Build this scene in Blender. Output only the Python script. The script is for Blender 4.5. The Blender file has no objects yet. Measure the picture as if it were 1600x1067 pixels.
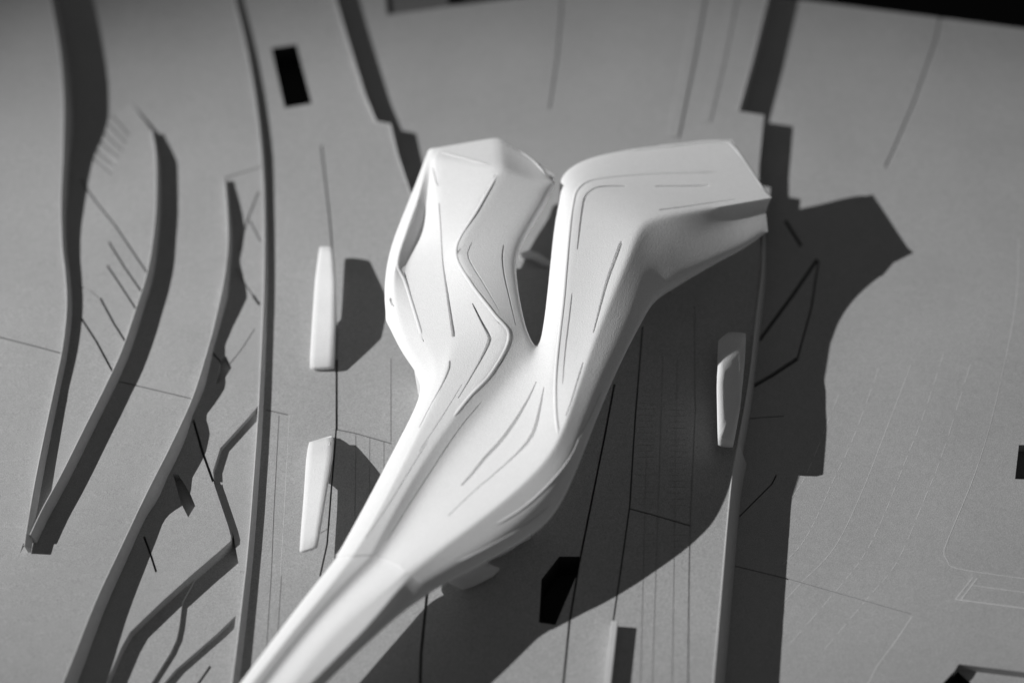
import bpy, bmesh, math, random
from mathutils import Vector, Matrix
from mathutils.geometry import delaunay_2d_cdt
from mathutils.bvhtree import BVHTree

random.seed(7)
scene = bpy.context.scene
COL = scene.collection

# ------------------------------------------------------------------ camera
# The photograph is 1600 x 1067; the ground point in its middle is the origin, the lens 1 m away.
F = 2900.0; CX, CY = 800.0, 533.5; DIST = 1.0
nad = Vector((1040-CX, -(2550-CY), -F)).normalized()      # "straight down" as seen by the camera
Zc = -nad
fwd = Vector((0, 0, -1))
Yc = (fwd - Zc*fwd.dot(Zc)).normalized()
Xc = Yc.cross(Zc).normalized()
ROT = Matrix((Xc, Yc, Zc))                                # camera space -> world space
CAMPOS = -(ROT @ fwd)*DIST
cam = bpy.data.cameras.new('camera')
camo = bpy.data.objects.new('camera', cam); COL.objects.link(camo)
camo.matrix_world = Matrix.Translation(CAMPOS) @ ROT.to_4x4()
cam.sensor_width = 36.0; cam.lens = 36.0*F/1600.0
cam.clip_start = 0.02; cam.clip_end = 50.0
cam.dof.use_dof = True
cam.dof.focus_distance = 0.925
cam.dof.aperture_fstop = 2.5
scene.camera = camo

# ------------------------------------------------------------------ light: one hard exhibition spot, dim room
world = bpy.data.worlds.new('World'); scene.world = world; world.use_nodes = True
bg = world.node_tree.nodes['Background']
bg.inputs[0].default_value = (1, 1, 1, 1); bg.inputs[1].default_value = 0.068
LDIR = (ROT @ Vector((1.0, -0.38, -0.45))).normalized()
AIM = Vector((-0.005, -0.04, 0.03))
LD = 3.2
sp = bpy.data.lights.new('key_spot', 'SPOT')
sp.energy = 475.0; sp.shadow_soft_size = 0.011
sp.spot_size = math.radians(14.0); sp.spot_blend = 1.0; sp.color = (1, 1, 1)
spo = bpy.data.objects.new('key_spot', sp); COL.objects.link(spo)
spo.location = AIM - LDIR*LD
spo.rotation_euler = LDIR.to_track_quat('-Z', 'Y').to_euler()
scene.view_settings.view_transform = 'Standard'; scene.view_settings.look = 'None'
scene.view_settings.exposure = 0.0; scene.view_settings.gamma = 1.0

# ------------------------------------------------------------------ helpers
def ray(px, py):
    return (ROT @ Vector(((px-CX)/F, -(py-CY)/F, -1.0))).normalized()
def at(px, py, z):
    """point of the photograph -> world point at height z (number, or a function of world y)"""
    d = ray(px, py); zz = z if not callable(z) else 0.03
    for _ in range(12 if callable(z) else 1):
        p = CAMPOS + d*((zz-CAMPOS.z)/d.z)
        if callable(z): zz = z(p.y)
    return Vector((p.x, p.y, zz))
def table(pairs):
    """height table given at rows of the photograph, turned into a function of world y"""
    t = sorted((at(300, py, 0.03).y, z) for py, z in pairs)
    def f(y):
        if y <= t[0][0]: return t[0][1]
        for (a, za), (b, zb) in zip(t, t[1:]):
            if y <= b: return za+(zb-za)*(y-a)/(b-a)
        return t[-1][1]
    return f
def smooth_line(pts, n=4):
    """Catmull-Rom through the points"""
    if len(pts) < 3: return [tuple(p) for p in pts]
    P = [Vector(p) for p in pts]; P = [P[0]*2-P[1]]+P+[P[-1]*2-P[-2]]
    out = []
    for i in range(1, len(P)-2):
        a, b, c, d = P[i-1:i+3]
        for k in range(n):
            t = k/n
            out.append(tuple(0.5*((2*b)+(c-a)*t+(2*a-5*b+4*c-d)*t*t+(3*b-a-3*c+d)*t**3)))
    out.append(tuple(P[-2]))
    return out
def meshobj(name, verts, faces, mats, parent=None, smooth=False, mi=None):
    me = bpy.data.meshes.new(name); me.from_pydata([tuple(v) for v in verts], [], faces)
    for m in (mats if isinstance(mats, (list, tuple)) else [mats]): me.materials.append(m)
    if mi: me.polygons.foreach_set('material_index', mi)
    bm = bmesh.new(); bm.from_mesh(me); bmesh.ops.recalc_face_normals(bm, faces=bm.faces); bm.to_mesh(me); bm.free()
    if smooth: me.polygons.foreach_set('use_smooth', [True]*len(me.polygons))
    me.update()
    o = bpy.data.objects.new(name, me); COL.objects.link(o)
    if parent: o.parent = parent
    return o
def tag(o, label=None, cat=None, group=None, kind=None):
    for k, v in (('label', label), ('category', cat), ('group', group), ('kind', kind)):
        if v: o[k] = v
    return o
def empty(name, loc):
    o = bpy.data.objects.new(name, None); COL.objects.link(o); o.location = loc; o.empty_display_size = .01
    return o
def reparent(o, p):
    o.parent = p; o.matrix_parent_inverse = Matrix.Translation(-Vector(p.location))

# ------------------------------------------------------------------ materials
def card(name, base, grain=0.34, blotch=0.07, rough=0.85, bump=0.25, fine=2600):
    m = bpy.data.materials.new(name); m.use_nodes = True; nt = m.node_tree; N = nt.nodes; L = nt.links
    b = N['Principled BSDF']; b.inputs['Roughness'].default_value = rough
    b.inputs['Specular IOR Level'].default_value = 0.25
    tc = N.new('ShaderNodeTexCoord')
    n1 = N.new('ShaderNodeTexNoise'); n1.inputs['Scale'].default_value = fine; n1.inputs['Detail'].default_value = 2
    n2 = N.new('ShaderNodeTexNoise'); n2.inputs['Scale'].default_value = 14; n2.inputs['Detail'].default_value = 4
    n3 = N.new('ShaderNodeTexNoise'); n3.inputs['Scale'].default_value = 260; n3.inputs['Detail'].default_value = 3
    for n in (n1, n2, n3): L.new(tc.outputs['Object'], n.inputs['Vector'])
    def mr(src, amp):
        r = N.new('ShaderNodeMapRange'); L.new(src.outputs['Fac'], r.inputs['Value'])
        r.inputs['From Min'].default_value = .25; r.inputs['From Max'].default_value = .75
        r.inputs['To Min'].default_value = 1-amp; r.inputs['To Max'].default_value = 1+amp; return r
    a, c, d = mr(n1, grain), mr(n2, blotch), mr(n3, blotch*.6)
    m1 = N.new('ShaderNodeMath'); m1.operation = 'MULTIPLY'; L.new(a.outputs[0], m1.inputs[0]); L.new(c.outputs[0], m1.inputs[1])
    m2 = N.new('ShaderNodeMath'); m2.operation = 'MULTIPLY'; L.new(m1.outputs[0], m2.inputs[0]); L.new(d.outputs[0], m2.inputs[1])
    m3 = N.new('ShaderNodeMath'); m3.operation = 'MULTIPLY'; L.new(m2.outputs[0], m3.inputs[0]); m3.inputs[1].default_value = base
    L.new(m3.outputs[0], b.inputs['Base Color'])
    bp = N.new('ShaderNodeBump'); bp.inputs['Strength'].default_value = bump; bp.inputs['Distance'].default_value = 0.0002
    L.new(n1.outputs['Fac'], bp.inputs['Height']); L.new(bp.outputs['Normal'], b.inputs['Normal'])
    return m
M_card = card('grey_card', 0.405)
M_card2 = card('grey_card_coarse', 0.40, grain=0.30)
M_edge = card('card_edge', 0.58, grain=0.14)
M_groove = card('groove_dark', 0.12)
M_pale = card('engraved_line', 0.60, grain=0.2)
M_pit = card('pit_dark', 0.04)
M_darkcard = card('dark_card', 0.15)
M_floor = card('dark_floor', 0.01)
def plaster(name, base, sss=0.25):
    m = card(name, base, grain=0.055, blotch=0.02, rough=0.7, bump=0.9, fine=1700)
    b = m.node_tree.nodes['Principled BSDF']
    b.inputs['Subsurface Weight'].default_value = sss
    b.inputs['Subsurface Radius'].default_value = (1, 1, 1); b.inputs['Subsurface Scale'].default_value = 0.0025
    return m
M_white = plaster('white_print', 0.86)
M_pier = plaster('white_pier', 0.78)

# ------------------------------------------------------------------ layered boards
def plate(name, outline, z, bottom, regions=(), lines=(), mat=M_card, grid=0.03, label=None):
    K = 1000.0
    verts, faces, info = [], [], []
    def close(ids, d, mi):
        q = [verts[i] for i in ids]                      # the triangulation wants counter-clockwise loops
        if sum(a.x*b.y-b.x*a.y for a, b in zip(q, q[1:]+q[:1])) < 0: ids = ids[::-1]
        faces.append(ids); info.append((d, mi))
    def addpoly(px, d, mi):
        ids = []
        for p in px:
            w = at(p[0], p[1], z); verts.append(Vector((w.x*K, w.y*K))); ids.append(len(verts)-1)
        close(ids, d, mi)
    addpoly(outline, 0.0, 0)
    for poly, d, mi in regions: addpoly(poly, d, mi)
    for pl, w, d, mi in lines:
        W = [at(p[0], p[1], z).to_2d()*K for p in pl]
        for a, b in zip(W, W[1:]):
            t = (b-a).normalized(); n = Vector((-t.y, t.x))*(w*0.345/2); e = t*0.05
            ids = []
            for q in (a-e-n, b+e-n, b+e+n, a-e+n): verts.append(q); ids.append(len(verts)-1)
            close(ids, d, mi)
    xs = [v.x for v in verts]; ys = [v.y for v in verts]
    if callable(z):
        g = grid*K; x = min(xs)+g/2
        while x < max(xs):
            y = min(ys)+g/3
            while y < max(ys): verts.append(Vector((x+random.uniform(-1, 1), y))); y += g
            x += g
    vo, eo, fo, ov, oe, of = delaunay_2d_cdt(verts, [], faces, 1, 1e-4)
    zf = z if callable(z) else (lambda y: z)
    out, fs, mi, idx = [], [], [], {}
    def V(i, d):
        if (i, d) not in idx:
            y = vo[i].y/K; idx[(i, d)] = len(out)
            zz = bottom if d == 'b' else zf(y)-d
            out.append((vo[i].x/K, y, zz))
        return idx[(i, d)]
    edges = {}
    for f, o in zip(fo, of):
        if 0 not in o: continue
        d, m = max((info[k] for k in o), key=lambda q: (abs(q[0]), q[1]))
        fs.append([V(i, d) for i in f]); mi.append(m)
        for a, b in zip(f, list(f[1:])+[f[0]]):
            edges.setdefault((min(a, b), max(a, b)), []).append((d, m))
    for (a, b), L in edges.items():
        if len(L) == 1:
            fs.append([V(a, L[0][0]), V(b, L[0][0]), V(b, 'b'), V(a, 'b')]); mi.append(0)
        elif L[0][0] != L[1][0]:
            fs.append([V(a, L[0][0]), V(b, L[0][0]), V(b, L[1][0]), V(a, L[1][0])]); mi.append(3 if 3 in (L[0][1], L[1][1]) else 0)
    me = bpy.data.meshes.new(name); me.from_pydata(out, [], fs)
    for m in (mat, M_groove, M_pale, M_pit, M_card2, M_darkcard): me.materials.append(m)
    me.polygons.foreach_set('material_index', mi)
    bm = bmesh.new(); bm.from_mesh(me)
    bmesh.ops.recalc_face_normals(bm, faces=bm.faces); bm.to_mesh(me); bm.free()
    o = bpy.data.objects.new(name, me); COL.objects.link(o)
    tag(o, label, kind='structure')
    return o

ZR = 0.0030; ZT = 0.0142; ZC = 0.0225
zB = table([(-300, .0248), (0, .0250), (240, .0256), (320, .0250), (700, .0256), (1067, .0258), (1300, .0258)])
zM = table([(-300, .0250), (0, .0252), (250, .0257), (290, .0260), (320, .0272), (400, .0290), (600, .0303), (800, .0335), (1067, .0372), (1300, .040)])
zL = table([(-300, .043), (0, .0428), (300, .0420), (500, .0400), (800, .0352), (835, .0343), (850, .0336), (1067, .0355), (1300, .037)])
zLens = table([(150, .0255), (190, .0280), (240, .0325), (400, .0362), (500, .0370), (850, .0375), (1000, .038)])

wall1 = smooth_line([(54, -160), (66, -60), (78, 0), (92, 80), (98, 160), (97, 240), (94, 320), (96, 385), (101, 430), (103, 480),
                     (97, 540), (85, 600), (68, 680), (52, 760), (40, 830), (37, 852)])
wall2 = smooth_line([(236, 203), (242, 240), (243, 285), (242, 330), (237, 380), (228, 430), (212, 480), (190, 545), (165, 600),
                     (130, 670), (95, 740), (65, 795), (46, 835)])
wall3 = smooth_line([(350, 278), (354, 330), (355, 380), (350, 430), (340, 480), (325, 540), (300, 620), (266, 695),
                     (228, 770), (190, 850), (150, 935), (116, 1020), (92, 1080), (50, 1190)], 9)
wall4 = smooth_line([(350, -70), (366, 0), (385, 80), (400, 170), (409, 260), (412, 350), (411, 450), (407, 550), (402, 650),
                     (395, 750), (387, 850), (376, 950), (362, 1060), (340, 1200)])
bandL = smooth_line([(500, -90), (524, 0), (548, 80), (570, 150)])+[(587, 190), (609, 194), (620, 240), (640, 300), (672, 372), (700, 417)]
edgeR = [(1190, 300), (1191, 400), (1180, 500), (1168, 600), (1152, 690), (1143, 740), (1135, 820), (1128, 900), (1121, 980), (1113, 1070), (1100, 1210)]

# right, lowest board: reaches under everything else
lines_R = [
    ([(1227, 345), (1252, 385)], 6, .0025, 1),
    ([(1277, 405), (1238, 462), (1186, 532)], 6, .0025, 1),
    ([(1279, 408), (1268, 480), (1246, 560)], 3, .0012, 1),
    ([(1246, 560), (1208, 585), (1168, 608)], 7, .0025, 1),
    ([(1213, 742), (1206, 756), (1150, 812)], 2.2, .0015, 1),
    ([(1120, 876), (1140, 882), (1226, 903), (1425, 960)], 2.2, .0007, 0),
    ([(1472, 20), (1465, 60), (1430, 160), (1402, 225), (1385, 262)], 7, .0006, 0),
    ([(1225, 650), (1190, 652), (1160, 655)], 1.6, .0008, 1),
]
contours = [[(1311, 615), (1264, 732), (1238, 777)],
            [(1373, 575), (1334, 682), (1300, 755), (1280, 800), (1255, 846), (1224, 881)],
            [(1423, 570), (1387, 665), (1345, 772), (1303, 856), (1250, 912), (1222, 943)],
            [(1474, 553), (1443, 648), (1412, 727), (1381, 805), (1349, 868), (1306, 923), (1227, 1013)],
            [(1516, 570), (1474, 704), (1443, 783), (1401, 878), (1353, 937), (1289, 1013)]]
for k, c in enumerate(contours):
    s = smooth_line(c, 10)
    for i, (a, b) in enumerate(zip(s, s[1:])):
        if k != 2 and i % 3 == 2: continue
        lines_R.append(([a, b], .95, -.00006, 2))
rr = smooth_line([(1592, 372), (1586, 480), (1555, 632), (1524, 738), (1485, 833), (1475, 861), (1480, 875), (1496, 888), (1596, 903), (1660, 912)])
lines_R.append((rr, 1.0, -.00006, 2))
lines_R += [([(1520, 902), (1493, 936), (1505, 938)], 1.5, -.00008, 2), ([(1517, 914), (1600, 925), (1660, 931)], 1.0, -.00008, 2),
            ([(1527, 903), (1501, 937), (1600, 950), (1660, 957)], 1.6, -.00008, 2),
            ([(1425, 962), (1400, 1000), (1370, 1040), (1350, 1080)], 1.3, -.00005, 2),
            ]
regions_R = [([(1498, 1037), (1700, 1062), (1700, 1160), (1420, 1160)], .0060, 0), ([(1499, 1040), (1532, 1070), (1600, 1130), (1430, 1130), (1470, 1070)], .012, 3),  # near-black triangle: the shade in the recess corner, put into its colour
             ([(1592, 695), (1600, 695), (1680, 700), (1680, 752), (1586, 748)], .006, 5),
             ([(1555, 632), (1524, 738), (1486, 833), (1477, 861), (1482, 875), (1497, 887), (1597, 902), (1700, 912), (1700, 560), (1570, 560)], .00003, 4)]
plate('ground', [(-700, -60), (1100, -24), (1200, -8), (1250, 0), (1600, 45), (2100, 110), (2300, 1700), (-900, 1700)], ZR, -.06,
      regions_R, lines_R, label='lowest grey board on the right with fine engraved contour lines')

# upper middle board
plate('terrace', [(1225, -150), (1207, -40), (1198, 0), (1176, 90), (1153, 174), (1194, 180), (1186, 262), (1186, 290), (1204, 293),
                  (1200, 330), (1190, 420), (1150, 700), (560, 700), (540, 300), (498, 60), (480, -150)], ZT, -.012,
      [([(590, -140), (605, 24), (700, 11), (800, -2), (900, -20), (900, -140)], .0025, 5), ([(790, -1), (700, 3), (690, -140), (900, -140), (900, -12)], .009, 3)],
      [([(882, -30), (878, 20), (872, 90), (860, 170)], 5, .0006, 0), ([(1108, -60), (1094, 0), (1078, 90), (1052, 215)], 16, -.0007, 0),
       ([(1160, -60), (1146, 0), (1128, 90), (1104, 190)], 12, -.0004, 0)],
      label='middle grey board behind the white building')

# central board
C_lines = [
    ([(503, 228), (509, 280), (516, 340), (523, 430), (525, 500), (526, 575)], 4.5, .0007, 0),
    ([(526, 560), (526, 620), (526, 672)], 3.5, .0012, 1),
    ([(526, 660), (523, 700), (518, 760), (515, 800), (511, 850), (500, 900)], 2.6, .0012, 1),
    ([(526, 671), (556, 677), (612, 693)], 1.6, .0006, 1),
    ([(611, 560), (611, 690)], 1.0, .0004, 0),
    ([(415, 640), (450, 648)], 1.8, .0005, 1),
    ([(668, 920), (664, 960), (658, 1020), (655, 1110)], 4.2, .002, 1),
    ([(1004, 510), (1000, 560), (992, 660), (984, 790), (970, 890), (956, 985), (945, 1110)], 2.4, .0006, 1),
    ([(1085, 480), (1086, 640), (1079, 800), (1077, 900), (1075, 1110)], 2.0, .0004, 0),
    ([(982, 794), (1020, 804), (1078, 821)], 2.2, .0008, 1),
    ([(440, 900), (426, 1110)], .9, .0003, 0),
    ([(1058, 560), (1050, 1110)], .8, .0003, 0), ([(1036, 560), (1028, 800), (1018, 1110)], .8, .0003, 0),
    ([(1010, 700), (1000, 1110)], .8, .0003, 0),
    ([(436, 650), (428, 800), (424, 900), (412, 1080)], 1.0, .0004, 0), ([(452, 650), (444, 800), (438, 900)], .8, -.00005, 2),
    ([(556, 677), (556, 720), (554, 850)], .8, .0003, 0), ([(578, 683), (577, 820)], .8, .0003, 0), ([(600, 690), (600, 800)], .8, .0003, 0),
    ([(500, 833), (512, 826), (516, 818)], .9, .0003, 0),
    ([(960, 600), (945, 680), (905, 880), (890, 970), (876, 1110)], 3.0, .0025, 1),
]
for k in range(26):
    y = 630+k*9.3
    if 792 < y < 826: continue
    C_lines.append(([(996, y), (1022, y)], .6, .00012, 0)); C_lines.append(([(1046, y+1), (1072, y+1)], .6, .00012, 0))
plate('terrace', [(350-6, -150), (360, 0), (379, 80), (394, 170), (403, 260), (406, 350), (405, 450), (401, 550), (396, 650), (389, 750), (381, 850), (370, 950), (356, 1060), (334, 1210)][::-1]+bandL+[(760, 419), (1000, 422), (1100, 422), (1172, 330), (1184, 300)]+edgeR[1:],
      ZC, -.016,
      [([(424, 76), (463, 70), (487, 162), (445, 169)], .017, 3), ([(874, 869), (906, 869), (901, 898), (884, 938), (868, 976), (842, 972), (846, 905)], .019, 3)],
      C_lines, label='central grey board under the white building')

# board with stepped cuts between the two long walls
B_regions = [([(408, 628), (385, 655), (344, 700), (333, 735), (334, 755), (357, 823), (373, 888), (373, 892), (440, 890), (440, 628)], .0030, 0),
             ([(362, 826), (360, 845), (341, 862), (300, 897), (252, 940), (203, 987), (190, 1010), (130, 1150), (480, 1150), (440, 886), (373, 888)], .0056, 0),
             ([(281, 932), (276, 972), (272, 990), (262, 1012), (225, 1070), (180, 1150), (480, 1150), (440, 886), (373, 888), (362, 826), (360, 845), (341, 862), (300, 897)], .0074, 0),
             ([(380, 935), (366, 948), (335, 978), (268, 1036), (240, 1070), (200, 1150), (480, 1150), (440, 900)], .0102, 0)]
B_regions.append(([(270, 740), (279, 742), (296, 768), (305, 790), (294, 808), (281, 782)], .0045, 0))  # sunken wedge, added so its shade draws the wall's angular shadow spur
B_regions.append(([(345, 560), (353, 556), (362, 574), (352, 590), (338, 600)], .0030, 0))
B_lines = [([(302, 656), (316, 705), (333, 752)], 3.6, .003, 1),
           ([(225, 838), (235, 865), (244, 893)], 3, .0025, 1),
           ([(322, 1026), (305, 1050), (285, 1080)], 4, .0125, 1),
           ([(330, 548), (342, 562), (354, 575)], 3, .0022, 1),
           ([(354, 575), (378, 545), (398, 514)], 1.6, .0005, 0),
           ([(368, 420), (380, 440), (396, 462)], 2.4, .001, 0), ([(396, 462), (406, 476)], 5, .0015, 1),
           ([(404, 300), (388, 340), (372, 392)], 3, .0006, 0), ([(388, 340), (408, 378)], 3, .0008, 0)]
plate('terrace', [(250, -170)]+wall4+[(-60, 1200), (60, 1000), (200, 300)], zB, -.02, B_regions, B_lines,
      label='grey board with curved stepped cuts left of the long thin wall')
plate('terrace', [(-100, -170)]+[q for q in wall4 if q[1] < 262]+wall3+[(-600, 1400), (-700, 770), (32, 770), (32, 300)],
      zM, -.024, (), [([(150, 588), (195, 598), (292, 621), (310, 626)], 1.8, .0008, 1)], label='grey board between the second and third curved walls')
lens_lines = [([(126, 282), (150, 315), (180, 352), (230, 426)], 3.4, .0011, 0), ([(170, 378), (195, 418), (223, 458)], 3, .0011, 1),
              ([(168, 415), (190, 448), (216, 488)], 3, .0012, 1), ([(157, 466), (178, 505), (199, 538)], 3.2, .0014, 1),
              ([(122, 446), (140, 453), (157, 467)], 1.8, .0005, 0), ([(127, 497), (150, 532), (179, 586)], 3.2, .0014, 1)]
for k in range(6):
    lens_lines.append(([(176-k*6.5, 182+k*13), (203-k*5.5, 212+k*12)], 3.2, .0009, 0))
plate('terrace', [(60, 150), (150, 120), (205, 160)]+wall2+[(44, 842), (48, 700), (60, 500)], zLens, -.026, (), lens_lines,
      label='leaf shaped sloping grey board between the two left walls')
plate('terrace', [(-700, -170)]+wall1[:-1]+[(36, 849), (26, 880), (-700, 880)], zL, -.028, (),
      [([(-60, 512), (0, 527), (55, 541), (96, 552)], 2.2, .0008, 1)], label='highest grey board at the far left')

# ------------------------------------------------------------------ retaining walls along the board edges
def wall(name, pts, zt, zlow, label, width=0.003, top=0.0006, lip=0.0004, add=None, mat=M_edge):
    """strip along a board's right edge: a thin flat rim, then a face leaning out to the lower board with a small undercut;
    pts are photo points of its top left edge"""
    rows = []
    W = []
    low = zlow if callable(zlow) else (lambda y: zlow)
    for i, p in enumerate(pts):
        a = add(p[1]) if add else 0
        base = zt if callable(zt) else (lambda y: zt)
        W.append(at(p[0], p[1], lambda y, b=base, a=a: b(y)+lip+a))
    wf = width if callable(width) else (lambda py: width)
    for i, w in enumerate(W):
        t = (W[min(i+1, len(W)-1)]-W[max(i-1, 0)]).to_2d().normalized(); n = Vector((-t.y, t.x))
        if n.x < 0: n = -n
        n3 = Vector((n.x, n.y, 0)); wd = wf(pts[i][1]); zl = low(w.y); h = w.z-zl
        j = random.uniform(-.00005, .00005); F2 = Vector((w.x, w.y, 0))
        rows.append([w+Vector((0, 0, j)), w+n3*(top+j), F2+n3*(top+wd)+Vector((0, 0, zl+min(.0013, h*.3))),
                     F2+n3*(top+wd*.55)+Vector((0, 0, zl-.002)), F2+Vector((0, 0, zl-.002))])
    v = [q for r in rows for q in r]; f = []; m = 5
    for i in range(len(rows)-1):
        for k in range(m): f.append([i*m+k, i*m+(k+1) % m, i*m+m+(k+1) % m, i*m+m+k])
    f.append(list(range(m))); e = (len(rows)-1)*m; f.append([e+k for k in reversed(range(m))])
    o = meshobj(name, v, f, mat)
    b = o.modifiers.new('bevel', 'BEVEL'); b.width = 0.00018; b.segments = 2; b.limit_method = 'ANGLE'; b.angle_limit = math.radians(35)
    tag(o, label, 'wall', 'retaining walls of the site', 'thing')
    return o
def tab(pairs):
    def f(x):
        if x <= pairs[0][0]: return pairs[0][1]
        for (a, va), (b, vb) in zip(pairs, pairs[1:]):
            if x <= b: return va+(vb-va)*(x-a)/(b-a)
        return pairs[-1][1]
    return f
low1 = table([(0, .0245), (150, .0250), (190, .0275), (240, .0320), (400, .0357), (500, .0366), (850, .0370)])
low3 = lambda y: zB(y)-.0002
lowC = lambda y: ZC-.0002
wall('retaining_wall', wall1, zL, low1, 'curved retaining wall furthest left, with a wide black shadow at its top end',
     width=tab([(0, .0008), (350, .0010), (450, .0015), (850, .0018)]), add=tab([(350, 0), (450, .0012), (600, .0028), (750, .0062), (850, .0078)]))
wall('retaining_wall', wall2, zLens, zM, 'curved wall along the right side of the leaf shaped slope with ribbed cuts',
     width=tab([(200, .0003), (300, .0008), (500, .0012), (840, .0012)]), add=tab([(203, .001), (290, .0), (600, .0012), (840, .0043)]))
wall('retaining_wall', wall3, zM, low3, 'curved wall with a scalloped shadow falling on the stepped cuts', width=tab([(278, .0006), (400, .0013), (600, .0012), (1000, .0020)]),
     add=tab([(275, .0024), (350, .0026), (400, .0), (450, .0040), (500, .0012), (530, 0), (570, .0022), (590, .0035), (640, 0), (660, .0030), (690, .0040), (728, .0030), (750, .0044), (768, .0036), (785, .001), (800, .0), (1200, 0)]))
wall('retaining_wall', wall4, zB, lowC, 'long thin curved wall from the top edge to the bottom left of the white building',
     width=tab([(0, .0008), (300, .0011), (600, .0017), (1067, .0024)]), lip=.0006, add=tab([(0, .0006), (880, .0004), (1067, .001)]))
wall('retaining_wall', bandL, ZC, ZT-.0002, 'short wall with a black shadow behind the left wing of the white building', width=.0006, add=tab([(-100, .002), (190, .001), (300, 0)]))
wall('retaining_wall', [(1226, -150), (1207, -40), (1198, 0), (1176, 90), (1153, 174)], ZT, -.0002, 'straight wall with a black shadow at the top right of the model', width=.0005)
wall('retaining_wall', smooth_line(edgeR[4:], 8), ZC, -.0002, 'sunlit retaining wall below the broken white pier', width=.0052, top=.0007, lip=.0003)
wall('retaining_wall', smooth_line(edgeR[:5], 6), ZC, -.0002, 'shaded retaining wall beside the broken white pier', width=.0022, lip=.0012)

# small free standing fin at the bottom edge
P0 = at(961, 978, ZC); P1 = at(945, 1120, ZC)
t = (P1-P0).normalized(); n = Vector((-t.y, t.x, 0)); n = n if n.x > 0 else -n
v = []
for p in (P0, P1):
    for w, h in ((-.0015, -.002), (.0015, -.002), (.0015, .0060), (-.0015, .0060)): v.append(p+n*w+Vector((0, 0, h)))
o = meshobj('low_wall', v, [[0, 1, 2, 3], [4, 5, 6, 7], [0, 1, 5, 4], [1, 2, 6, 5], [2, 3, 7, 6], [3, 0, 4, 7]], M_edge)
tag(o, 'short low grey wall at the bottom edge, right of the black pit', 'wall')
m = o.modifiers.new('bevel', 'BEVEL'); m.width = .0003; m.segments = 2

# table far below
fl = meshobj('floor', [(-6, -6, -.75), (6, -6, -.75), (6, 6, -.75), (-6, 6, -.75)], [[0, 1, 2, 3]], M_floor)
tag(fl, 'black floor seen beyond the top right edge of the model', kind='structure')

# ------------------------------------------------------------------ the white building
# columns: 0 B, 1 E, 2 D, 3 C, 4 Z, 5 G, 6 V, 7 W, 8 X, 9 R, 10 Q, 11 S     (x, y in the photo, height)
NCOL = 12
def trunk(B, C, Z, V, W, X, R, Q, S, be=.0022, bd=.0014):
    l = lambda a, b, t, dz=0: (a[0]+(b[0]-a[0])*t, a[1]+(b[1]-a[1])*t, a[2]+(b[2]-a[2])*t+dz)
    return [B, l(B, C, .33, be), l(B, C, .66, bd), C, Z, l(Z, V, .5, -.0005), V, W, X, R, Q, S]
T = [
    trunk((268, 1200, 0.0510), (285, 1200, 0.0582), (300, 1200, 0.0577), (315, 1205, 0.0555), (335, 1205, 0.0582), (350, 1205, 0.0585), (366, 1205, 0.0560), (375, 1205, 0.0545), (392, 1205, 0.0530)),
    trunk((368, 1072, 0.0525), (388, 1075, 0.0602), (402, 1075, 0.0591), (418, 1078, 0.0579), (440, 1080, 0.0602), (450, 1080, 0.0605), (468, 1082, 0.0600), (482, 1080, 0.0565), (492, 1076, 0.0553)),
    trunk((433, 984, 0.0540), (456, 986, 0.0617), (470, 985, 0.0608), (486, 990, 0.0594), (506, 990, 0.0622), (522, 988, 0.0625), (574, 984, 0.0618), (584, 985, 0.0585), (594, 985, 0.0578)),
    trunk((485, 915, 0.0555), (508, 925, 0.0632), (530, 918, 0.0621), (548, 925, 0.0604), (575, 930, 0.0637), (596, 928, 0.0640), (620, 922, 0.0640), (632, 932, 0.0600), (645, 941, 0.0583)),
    trunk((524, 868, 0.0560), (550, 868, 0.0642), (580, 866, 0.0631), (600, 874, 0.0612), (622, 882, 0.0647), (633, 893, 0.0660), (643, 896, 0.0653), (660, 912, 0.0615), (690, 915, 0.0565)),
    trunk((545, 830, 0.0560), (580, 822, 0.0647), (612, 805, 0.0644), (640, 820, 0.0610), (670, 838, 0.0652), (700, 845, 0.0680), (717, 840, 0.0675), (770, 850, 0.0630), (815, 849, 0.0560)),
    trunk((575, 775, 0.0560), (612, 760, 0.0652), (652, 735, 0.0650), (682, 752, 0.0615), (720, 785, 0.0657), (770, 792, 0.0695), (790, 782, 0.0700), (832, 800, 0.0650), (864, 815, 0.0560)),
    trunk((618, 692, 0.0565), (655, 675, 0.0660), (705, 655, 0.0662), (740, 680, 0.0625), (790, 712, 0.0672), (835, 728, 0.0712), (858, 718, 0.0725), (880, 745, 0.0685), (895, 757, 0.0630)),
    trunk((655, 622, 0.0565), (690, 602, 0.0662), (768, 582, 0.0677), (808, 600, 0.0635), (850, 635, 0.0687), (868, 655, 0.0722), (884, 665, 0.0738), (908, 672, 0.0700), (928, 668, 0.0650)),
]
J = [(655, 590, 0.0575), (668, 580, 0.0613), (684, 568, 0.0650), (705, 552, 0.0680), (797, 527, 0.0712), (818, 535, 0.0685), (843, 546, 0.0660),
     (866, 572, 0.0713), (893, 570, 0.0725), (916, 564, 0.0738), (942, 568, 0.0710), (967, 574, 0.0660)]
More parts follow.
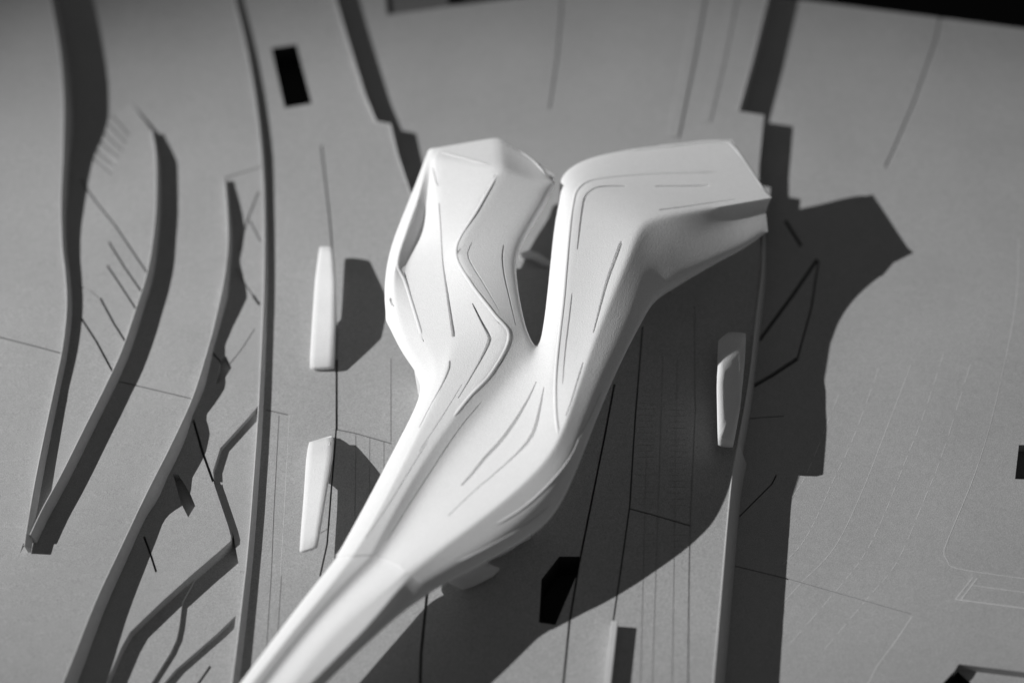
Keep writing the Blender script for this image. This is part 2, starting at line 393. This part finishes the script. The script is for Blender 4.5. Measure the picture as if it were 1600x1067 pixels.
LW = [  # left wing rows, columns 0..6
    [(626, 555, 0.0570), (640, 548, 0.0612), (664, 535, 0.0648), (708, 523, 0.0682), (790, 512, 0.0730), (813, 515, 0.0700), (830, 520, 0.0680)],
    [(600, 500, 0.0570), (622, 497, 0.0614), (652, 503, 0.0640), (706, 505, 0.0685), (772, 490, 0.0736), (806, 495, 0.0700), (822, 492, 0.0675)],
    [(596, 455, 0.0572), (612, 440, 0.0627), (634, 440, 0.0628), (696, 450, 0.0683), (735, 442, 0.0736), (789, 430, 0.0705), (813, 435, 0.0675)],
    [(603, 395, 0.0580), (620, 410, .0648), (634, 408, 0.0616), (690, 395, 0.0680), (710, 392, 0.0730), (785, 388, 0.0702), (812, 398, 0.0675)],
    [(622, 345, 0.0585), (634, 364, .0652), (660, 366, .0592), (688, 350, 0.0680), (735, 345, 0.0736), (802, 352, 0.0700), (832, 358, 0.0672)],
    [(645, 290, 0.0595), (654, 312, .0656), (666, 324, .0625), (682, 300, 0.0680), (760, 305, 0.0746), (832, 322, 0.0692), (866, 306, 0.0665)],
    [(662, 248, 0.0632), (668, 250, 0.0647), (673, 250, 0.0660), (680, 248, 0.0680), (783, 262, 0.0753), (838, 285, 0.0700), (871, 284, 0.0675)],
    [(668, 236, 0.0622), (672, 232, 0.0637), (677, 231, 0.0645), (690, 229, 0.0645), (778, 213, 0.0648), (832, 247, 0.0655), (871, 275, 0.0665)],
]
RW = [  # right wing rows, columns 6..11
    [(849, 450, .0600), (881, 462, 0.0712), (922, 465, 0.0715), (953, 470, .0732), (984, 484, 0.0685), (1003, 502, 0.0636)],
    [(858, 355, .0610), (887, 372, 0.0708), (940, 380, 0.0706), (984, 395, .0722), (1010, 425, 0.0657), (1024, 462, 0.0601)],
    [(866, 300, .0625), (893, 325, 0.0699), (950, 340, 0.0700), (1000, 352, .0705), (1032, 398, 0.0635), (1055, 447, 0.0566)],
    [(880, 262, .0640), (912, 292, 0.0683), (965, 315, .0680), (1022, 341, .0685), (1056, 380, 0.0605), (1085, 430, .0520)],
    [(935, 238, .0635), (975, 290, .0650), (1010, 308, .0655), (1062, 333, .0655), (1095, 365, .0560), (1125, 408, .0475)],
    [(1030, 226, .0592), (1065, 291, .0605), (1085, 303, .0605), (1115, 325, .0605), (1142, 343, .0520), (1165, 388, .0440)],
    [(1143, 218, .0545), (1186, 288, .0535), (1192, 297, .0535), (1206, 309, .0535), (1196, 326, 0.0497), (1200, 362, 0.0437)],
]
verts, quads, under_of = [], [], {}
crease = {}
def addrow(row, cols):
    ids = {}
    for c, p in zip(cols, row):
        verts.append(at(*p)); ids[c] = len(verts)-1
    return ids
def mesh_rows(rows):
    for a, b in zip(rows, rows[1:]):
        cs = sorted(set(a) & set(b))
        for c, d in zip(cs, cs[1:]):
            if d == c+1: quads.append([a[c], a[d], b[d], b[c]])
def build_body(name, rowsets, zu, creases, parent_rows=None):
    pass
def solid(name, chains, under, cr_cols, cr_rows, sub=3):
    """chains: lists of rows (dict col -> vertex id) over the shared vertex list; closes the shell with a hull below"""
    global verts
    V = list(verts); F = []
    for rows in chains:
        for a, b in zip(rows, rows[1:]):
            cs = sorted(set(a) & set(b))
            for c, d in zip(cs, cs[1:]):
                if d == c+1: F.append([a[c], a[d], b[d], b[c]])
    used = sorted({i for f in F for i in f})
    rowof = {}
    for rows in chains:
        for r in rows:
            for c, i in r.items(): rowof.setdefault(i, []).append(r)
    dup = {}
    for i in used:
        r = rowof[i][0]; ids = list(r.values())
        cen = sum((V[k] for k in ids), Vector())/len(ids)
        p = V[i].lerp(cen, .14); z = under(V[i]); z = min(z, V[i].z-.004)
        V.append(Vector((p.x, p.y, z))); dup[i] = len(V)-1
    cnt = {}
    for f in F:
        for a, b in zip(f, f[1:]+f[:1]): cnt.setdefault(frozenset((a, b)), []).append((a, b))
    top = list(F)
    F += [[dup[i] for i in reversed(f)] for f in top]
    for k, L in cnt.items():
        if len(L) == 1:
            a, b = L[0]; F.append([b, a, dup[a], dup[b]])
    remap = {}; nv = []
    for f in F:
        for i in f:
            if i not in remap: remap[i] = len(nv); nv.append(V[i])
    me = bpy.data.meshes.new(name); me.from_pydata([tuple(v) for v in nv], [], [[remap[i] for i in f] for f in F])
    bm = bmesh.new(); bm.from_mesh(me); bm.verts.ensure_lookup_table()
    bmesh.ops.recalc_face_normals(bm, faces=bm.faces)
    cl = bm.edges.layers.float.new('crease_edge')
    def setc(i, j, w):
        if i in remap and j in remap:
            e = bm.edges.get((bm.verts[remap[i]], bm.verts[remap[j]]))
            if e: e[cl] = max(e[cl], w)
    for rows in chains:
        for a, b in zip(rows, rows[1:]):
            for c, w in cr_cols.items():
                if c in a and c in b: setc(a[c], b[c], w)
    for r, w in cr_rows:
        cs = sorted(r)
        for c, d in zip(cs, cs[1:]): setc(r[c], r[d], w)
    for i, j, w in extra_creases: setc(i, j, w)
    vl = bm.verts.layers.float.new('crease_vert')
    for i, w in vcrease:
        if i in remap: bm.verts[remap[i]][vl] = w
    bm.to_mesh(me); bm.free()
    me.materials.append(M_white)
    o = bpy.data.objects.new(name, me); COL.objects.link(o)
    s = o.modifiers.new('sub', 'SUBSURF'); s.levels = sub; s.render_levels = sub
    return o
extra_creases = []
rT = [addrow(r, range(12)) for r in T]
rJ = addrow(J, range(12))
rL = [addrow(r, range(7)) for r in LW]
rR = [addrow(r, range(6, 12)) for r in RW]
# sharper ridges where the photograph shows them
vcrease = [(rT[4][11], 1), (rT[4][0], 1), (rL[6][6], .7), (rR[6][6], 1), (rR[6][9], 1), (rR[6][10], .8), (rR[6][11], .9), (rL[7][0], .7), (rL[7][4], .9), (rL[7][6], .5), (rL[6][4], .8), (rL[3][4], .5), (rJ[4], .6), (rL[1][0], .5)]
extra_creases += [(rR[2][6], rR[3][6], .6), (rR[3][6], rR[4][6], .8), (rR[5][6], rR[6][6], 1), (rR[5][9], rR[6][9], 1), (rR[4][6], rR[5][6], .8)]
for a, b in ((rL[6], rL[7]),):
    extra_creases.append((a[4], b[4], .5))
main_rows = rT[4:]+[rJ]
def under_main(p): k = max(0, min(1, (p.x-.0)/.035)); k *= max(0, min(1, (.125-p.x)/.04)); return p.z-.0078-.0075*k
shell = solid('shell', [main_rows, [{c: rJ[c] for c in range(7)}]+rL, [{c: rJ[c] for c in range(6, 12)}]+rR], under_main,
              {4: .92, 9: .7, 3: .55, 2: .6, 1: .75, 7: .5, 10: .35, 0: .3, 11: .4},
              [(rL[7], .8), (rL[6], .9), (rR[6], 1.0), (rT[4], 1.0)])
# the beam reaching out of the frame: its own copy of the joint row, a hair smaller
verts2 = {}
jr = {}
for c, i in rT[4].items():
    p = verts[i].copy(); q = verts[rT[3][c]]
    p = p-(q-p).normalized()*.0030; p.z -= .0005
    verts.append(p); jr[c] = len(verts)-1
vcrease += [(jr[11], 1), (jr[0], 1)]
beam = solid('bridge_arm', [rT[:4]+[jr]], lambda p: p.z-.0075, {4: .6, 9: .75, 8: .6, 3: .4, 10: .3}, [(jr, 1.0), (rT[0], 1.0)])

def bake(o):
    dg = bpy.context.evaluated_depsgraph_get(); dg.update()
    me = bpy.data.meshes.new_from_object(o.evaluated_get(dg))
    o.modifiers.clear(); old = o.data; o.data = me; me.name = o.name
    me.polygons.foreach_set('use_smooth', [True]*len(me.polygons))
bake(shell); bake(beam)

slits = [  # (photo points with widths in px, depth mm)
    ([(686, 318, .6), (689, 360, 1.0), (692, 410, 1.3), (699, 460, 2.2), (705, 500, 2.8), (709, 526, 3.2)], 3.0),
    ([(738, 474, 1.2), (751, 500, 2.0), (763, 522, 3.2), (764, 534, 3.2), (752, 560, 2.0), (735, 590, 1.3), (716, 622, .8)], 3.0),
    ([(703, 563, 1.8), (701, 578, 2.0), (690, 602, 1.4), (672, 634, .9), (655, 668, .7)], 1.8),
    ([(791, 550, 1.0), (782, 566, 1.8), (770, 582, 1.2)], 1.8),
    ([(787, 382, 1.0), (785, 402, 1.6), (788, 430, 1.6), (797, 470, 1.3), (806, 508, 1.0)], 2.0),
    ([(632, 424, 1.2), (638, 448, 1.5), (650, 495, 1.5), (662, 534, 1.0)], 1.6),
    ([(609, 466, 2.0), (613, 473, 4.0), (616, 479, 1.0)], 1.5),
    ([(838, 596, 1.0), (826, 622, 2.0), (806, 656, 3.0), (783, 688, 3.4), (757, 716, 3.0), (736, 742, 2.4), (721, 758, 1.6)], 3.2),
    ([(850, 604, 1.0), (843, 640, 2.2), (836, 668, 3.2), (826, 688, 3.2), (806, 710, 1.8), (775, 738, 1.2), (742, 766, 1.0), (700, 806, .7)], 2.6),
    ([(978, 291, 1.2), (950, 291, 1.8), (930, 294, 2.2), (915, 306, 2.4), (910, 325, 2.4), (906, 355, 1.8), (902, 390, 1.2)], 1.6),
    ([(1024, 291, 2.0), (1060, 291, 2.2), (1108, 290, 2.0)], .8),
    ([(1030, 328, 2.2), (1070, 323, 2.2), (1110, 317, 1.8), (1150, 311, 1.0)], .7),
    ([(971, 377, 3.2), (962, 402, 3.4), (949, 438, 3.0), (938, 478, 2.2), (927, 520, 1.4)], 2.0),
    ([(894, 458, 1.4), (889, 500, 1.8), (883, 550, 1.6), (879, 600, 1.4)], 1.0),
    ([(911, 566, 1.6), (903, 592, 2.0), (893, 625, 1.6), (884, 650, 1.2)], 1.4),
    ([(720, 388, 1.4), (712, 402, 2.0), (720, 418, 1.8), (740, 446, 1.8), (763, 482, 1.6), (782, 508, 1.0)], .8),
    ([(738, 378, 1.2), (731, 396, 1.8), (738, 415, 1.8), (756, 444, 1.5), (780, 485, 1.0)], .8),
    ([(775, 272, 2.0), (770, 284, 2.4), (757, 304, 1.8)], .9),
    ([(676, 262, 1.4), (681, 280, 2.6), (684, 290, 1.6)], 1.0),
    ([(668, 690, .8), (640, 735, 1.1), (606, 790, 1.1), (572, 840, .8)], .6),
    ([(752, 628, .8), (716, 672, 1.2), (672, 738, 1.2), (632, 800, 1.0), (604, 845, .7)], .7),
    ([(722, 600, .8), (690, 652, 1.2), (655, 705, .8)], .6),
]
bvh = BVHTree.FromObject(shell, bpy.context.evaluated_depsgraph_get())
cv, cf = [], []
for pts, depth in slits:
    line = smooth_line(pts, 5); hits = []
    for x, y, w in line:
        loc, nor, _, _ = bvh.ray_cast(CAMPOS, ray(x, y))
        if loc is None: continue
        if nor.dot(ray(x, y)) > 0: nor = -nor
        hits.append((loc, nor, w))
    if len(hits) < 3: continue
    rings = []
    for i, (p, n, w) in enumerate(hits):
        t = (hits[min(i+1, len(hits)-1)][0]-hits[max(i-1, 0)][0]).normalized()
        ns = (hits[max(i-2, 0)][1]+n+hits[min(i+2, len(hits)-1)][1]).normalized()
        c = t.cross(ns).normalized(); hw = max(w, 1.0)*.00048/2
        k = len(cv); end = i in (0, len(hits)-1)
        dp = depth*.001*(.35 if end else 1)
        cv += [p+c*hw*1.6+ns*.0015, p-c*hw*1.6+ns*.0015, p-c*hw*.55-ns*dp, p+c*hw*.55-ns*dp]; rings.append(k)
    for a, b in zip(rings, rings[1:]):
        for k in range(4): cf.append([a+k, a+(k+1) % 4, b+(k+1) % 4, b+k])
    a, b = rings[0], rings[-1]; cf.append([a+3, a+2, a+1, a]); cf.append([b, b+1, b+2, b+3])
cut = meshobj('cutter', cv, cf, M_white)
bo = shell.modifiers.new('slits', 'BOOLEAN'); bo.operation = 'DIFFERENCE'; bo.object = cut; bo.solver = 'EXACT'
nf = len(shell.data.polygons)
bake(shell)
print('shell faces', nf, '->', len(shell.data.polygons))
bpy.data.objects.remove(cut)
RIBS = []
ribs = [[(783, 263), (748, 325), (712, 390), (735, 442), (772, 490), (796, 526), (768, 583), (735, 618), (700, 662)],
        [(680, 235), (720, 246), (782, 262)],
        [(1140, 268), (1040, 270), (975, 274), (925, 281), (902, 296), (894, 325), (888, 372), (881, 462), (869, 572), (868, 640), (874, 690)],
        [(905, 253), (940, 242), (1030, 230), (1140, 222), (1170, 262), (1203, 309)],
        [(661, 300), (634, 364), (621, 410), (633, 440), (650, 495), (661, 532)],
        [(782, 217), (832, 250), (860, 281)],
        [(912, 668), (893, 712), (862, 752), (815, 795), (760, 828)],
        [(868, 782), (826, 818), (760, 856), (700, 886)],
        [(945, 600), (925, 648), (905, 688), (888, 725)]]
for ri, pts in enumerate(ribs):
    rv, rf = [], []; line = smooth_line(pts, 10); hits = []
    for x, y in line:
        loc, nor, _, _ = bvh.ray_cast(CAMPOS, ray(x, y))
        if loc is not None: hits.append((loc, nor if nor.dot(ray(x, y)) < 0 else -nor))
    R_ = .0007 if ri > 5 else .0010
    for i, (p, n) in enumerate(hits):
        a, b = max(i-3, 0), min(i+3, len(hits)-1)
        t = (hits[b][0]-hits[a][0]).normalized(); ns = sum((h[1] for h in hits[a:b+1]), Vector()).normalized()
        c = t.cross(ns).normalized(); tap = min(1, .25+min(i, len(hits)-1-i)/6)
        pc = sum((h[0] for h in hits[max(i-1, 0):i+2]), Vector())/len(hits[max(i-1, 0):i+2])
        for k in range(8):
            q = 2*math.pi*k/8
            rv.append(pc-ns*(R_*.55+R_*(1-tap))+c*math.cos(q)*R_*1.15+ns*math.sin(q)*R_)
    m_ = len(hits)
    for i in range(m_-1):
        for k in range(8): rf.append([i*8+k, i*8+(k+1) % 8, i*8+8+(k+1) % 8, i*8+8+k])
    rf.append(list(range(8))); rf.append([(m_-1)*8+k for k in reversed(range(8))])
    RIBS.append(meshobj('edge_rib', rv, rf, M_white, smooth=True))
def sharpen(o, ang):
    m = o.modifiers.new('sharp', 'EDGE_SPLIT'); m.split_angle = math.radians(ang)
sharpen(shell, 38); sharpen(beam, 50)
bl = empty('building', at(800, 620, ZC))
tag(bl, 'white forked building with two faceted wings and an arm reaching to the bottom edge', 'building')
reparent(shell, bl); reparent(beam, bl)
for o in RIBS: reparent(o, bl)

# ------------------------------------------------------------------ piers
def loft(name, rings, mat, sub=2, crease=.72):
    """rings of eight: 0 1 back, 2 3 right, 4 5 front, 6 7 left"""
    v = [p for r in rings for p in r]; n = 8; f = []
    for i in range(len(rings)-1):
        for k in range(n): f.append([i*n+k, i*n+(k+1) % n, i*n+n+(k+1) % n, i*n+n+k])
    for o_ in (0, (len(rings)-1)*n):
        f += [[o_+q for q in quad] for quad in ((0, 1, 2, 7), (7, 2, 3, 6), (6, 3, 4, 5))]
    o = meshobj(name, v, f, mat, smooth=True)
    at_ = o.data.attributes.new('crease_edge', 'FLOAT', 'EDGE')
    at_.data.foreach_set('value', [crease]*len(o.data.edges))
    s = o.modifiers.new('sub', 'SUBSURF'); s.levels = sub; s.render_levels = sub
    bake(o)
    return o
def pier(top, low, label, group='white supporting piers', slab=.0026):
    """top: photo outline with heights; low: the matching outline where it meets the board; between them a slab on a stem"""
    A = [at(*p) for p in low]; B = [at(*p) for p in top]
    U = [b-Vector((0, 0, min(slab, (b.z-a.z)*.6))) for a, b in zip(A, B)]
    stem = [Vector((a.x*.85+u.x*.15, a.y*.85+u.y*.15, max(a.z+.001, u.z-.0022))) for a, u in zip(A, U)]
    o = loft('pier', [A, stem, U, B], M_pier)
    tag(o, label, 'pier', group); return o
G0 = ZC-.001
pier([(499, 384, .0335), (519, 384, .0358), (524, 440, .0410), (524, 502, .0385), (521, 573, .0270), (483, 574, .0265), (488, 490, .0370), (492, 435, .0370)],
     [(508, 520, G0), (519, 514, G0), (522, 524, G0), (522, 545, G0), (521, 574, G0), (486, 575, G0), (496, 545, G0), (502, 530, G0)],
     'upper of the two white piers left of the building, leaning up and back')
pier([(482, 690, .0300), (521, 681, .0300), (519, 712, .0385), (508, 775, .0400), (495, 854, .0365), (467, 862, .0355), (474, 775, .0370), (478, 715, .0360)],
     [(488, 694, G0), (520, 684, G0), (519, 705, G0), (514, 728, G0), (509, 744, G0), (496, 744, G0), (490, 730, G0), (488, 712, G0)],
     'lower of the two white piers left of the building, leaning towards the bottom edge')
pier([(1122, 530, .034), (1138, 518, .034), (1166, 518, .029), (1164, 560, .031), (1157, 630, .032), (1146, 690, .032), (1122, 684, .038), (1120, 600, .0405)],
     [(1132, 545, G0), (1142, 532, G0), (1158, 532, G0), (1158, 560, G0), (1152, 610, G0), (1144, 684, G0), (1125, 680, G0), (1126, 600, G0)],
     'white pier with a broken end, half shaded by the right wing', slab=.0085)
pier([(670, 880, .058), (735, 845, .060), (764, 880, .032), (781, 886, .029), (770, 897, .0275), (740, 912, .0260), (722, 918, .0270), (690, 902, .050)],
     [(712, 905, G0), (735, 890, G0), (757, 890, G0), (772, 893, G0), (764, 900, G0), (742, 912, G0), (728, 915, G0), (715, 912, G0)],
     'small white foot with a lit tip under the right side of the building')
pier([(656, 578, .056), (668, 575, .058), (686, 585, .058), (690, 605, .058), (684, 625, .056), (674, 632, .056), (664, 625, .056), (658, 600, .056)],
     [(655, 604, G0), (668, 600, G0), (690, 625, G0), (700, 650, G0), (690, 665, G0), (675, 662, G0), (662, 640, G0), (655, 625, G0)],
     'tall white support under the left edge where the left wing meets the trunk', slab=.002)
pier([(735, 735, .062), (790, 725, .064), (820, 745, .066), (810, 790, .063), (770, 815, .060), (740, 820, .058), (715, 800, .058), (722, 765, .060)],
     [(770, 850, G0), (800, 838, G0), (828, 836, G0), (832, 842, G0), (815, 850, G0), (790, 868, G0), (765, 878, G0), (755, 868, G0)],
     'broad white support under the middle of the building, standing in its shadow', slab=.002)
pier([(812, 396, .0180), (828, 390, .0200), (840, 396, .0215), (868, 416, .0215), (864, 420, .0190), (846, 412, .0180), (832, 404, .0170), (815, 402, .0165)],
     [(812, 400, ZT-.001), (828, 396, ZT-.001), (842, 402, ZT-.001), (866, 418, ZT-.001), (862, 424, ZT-.001), (846, 416, ZT-.001), (832, 408, ZT-.001), (815, 406, ZT-.001)],
     'low white wedge in the gap between the two wings', slab=.001)
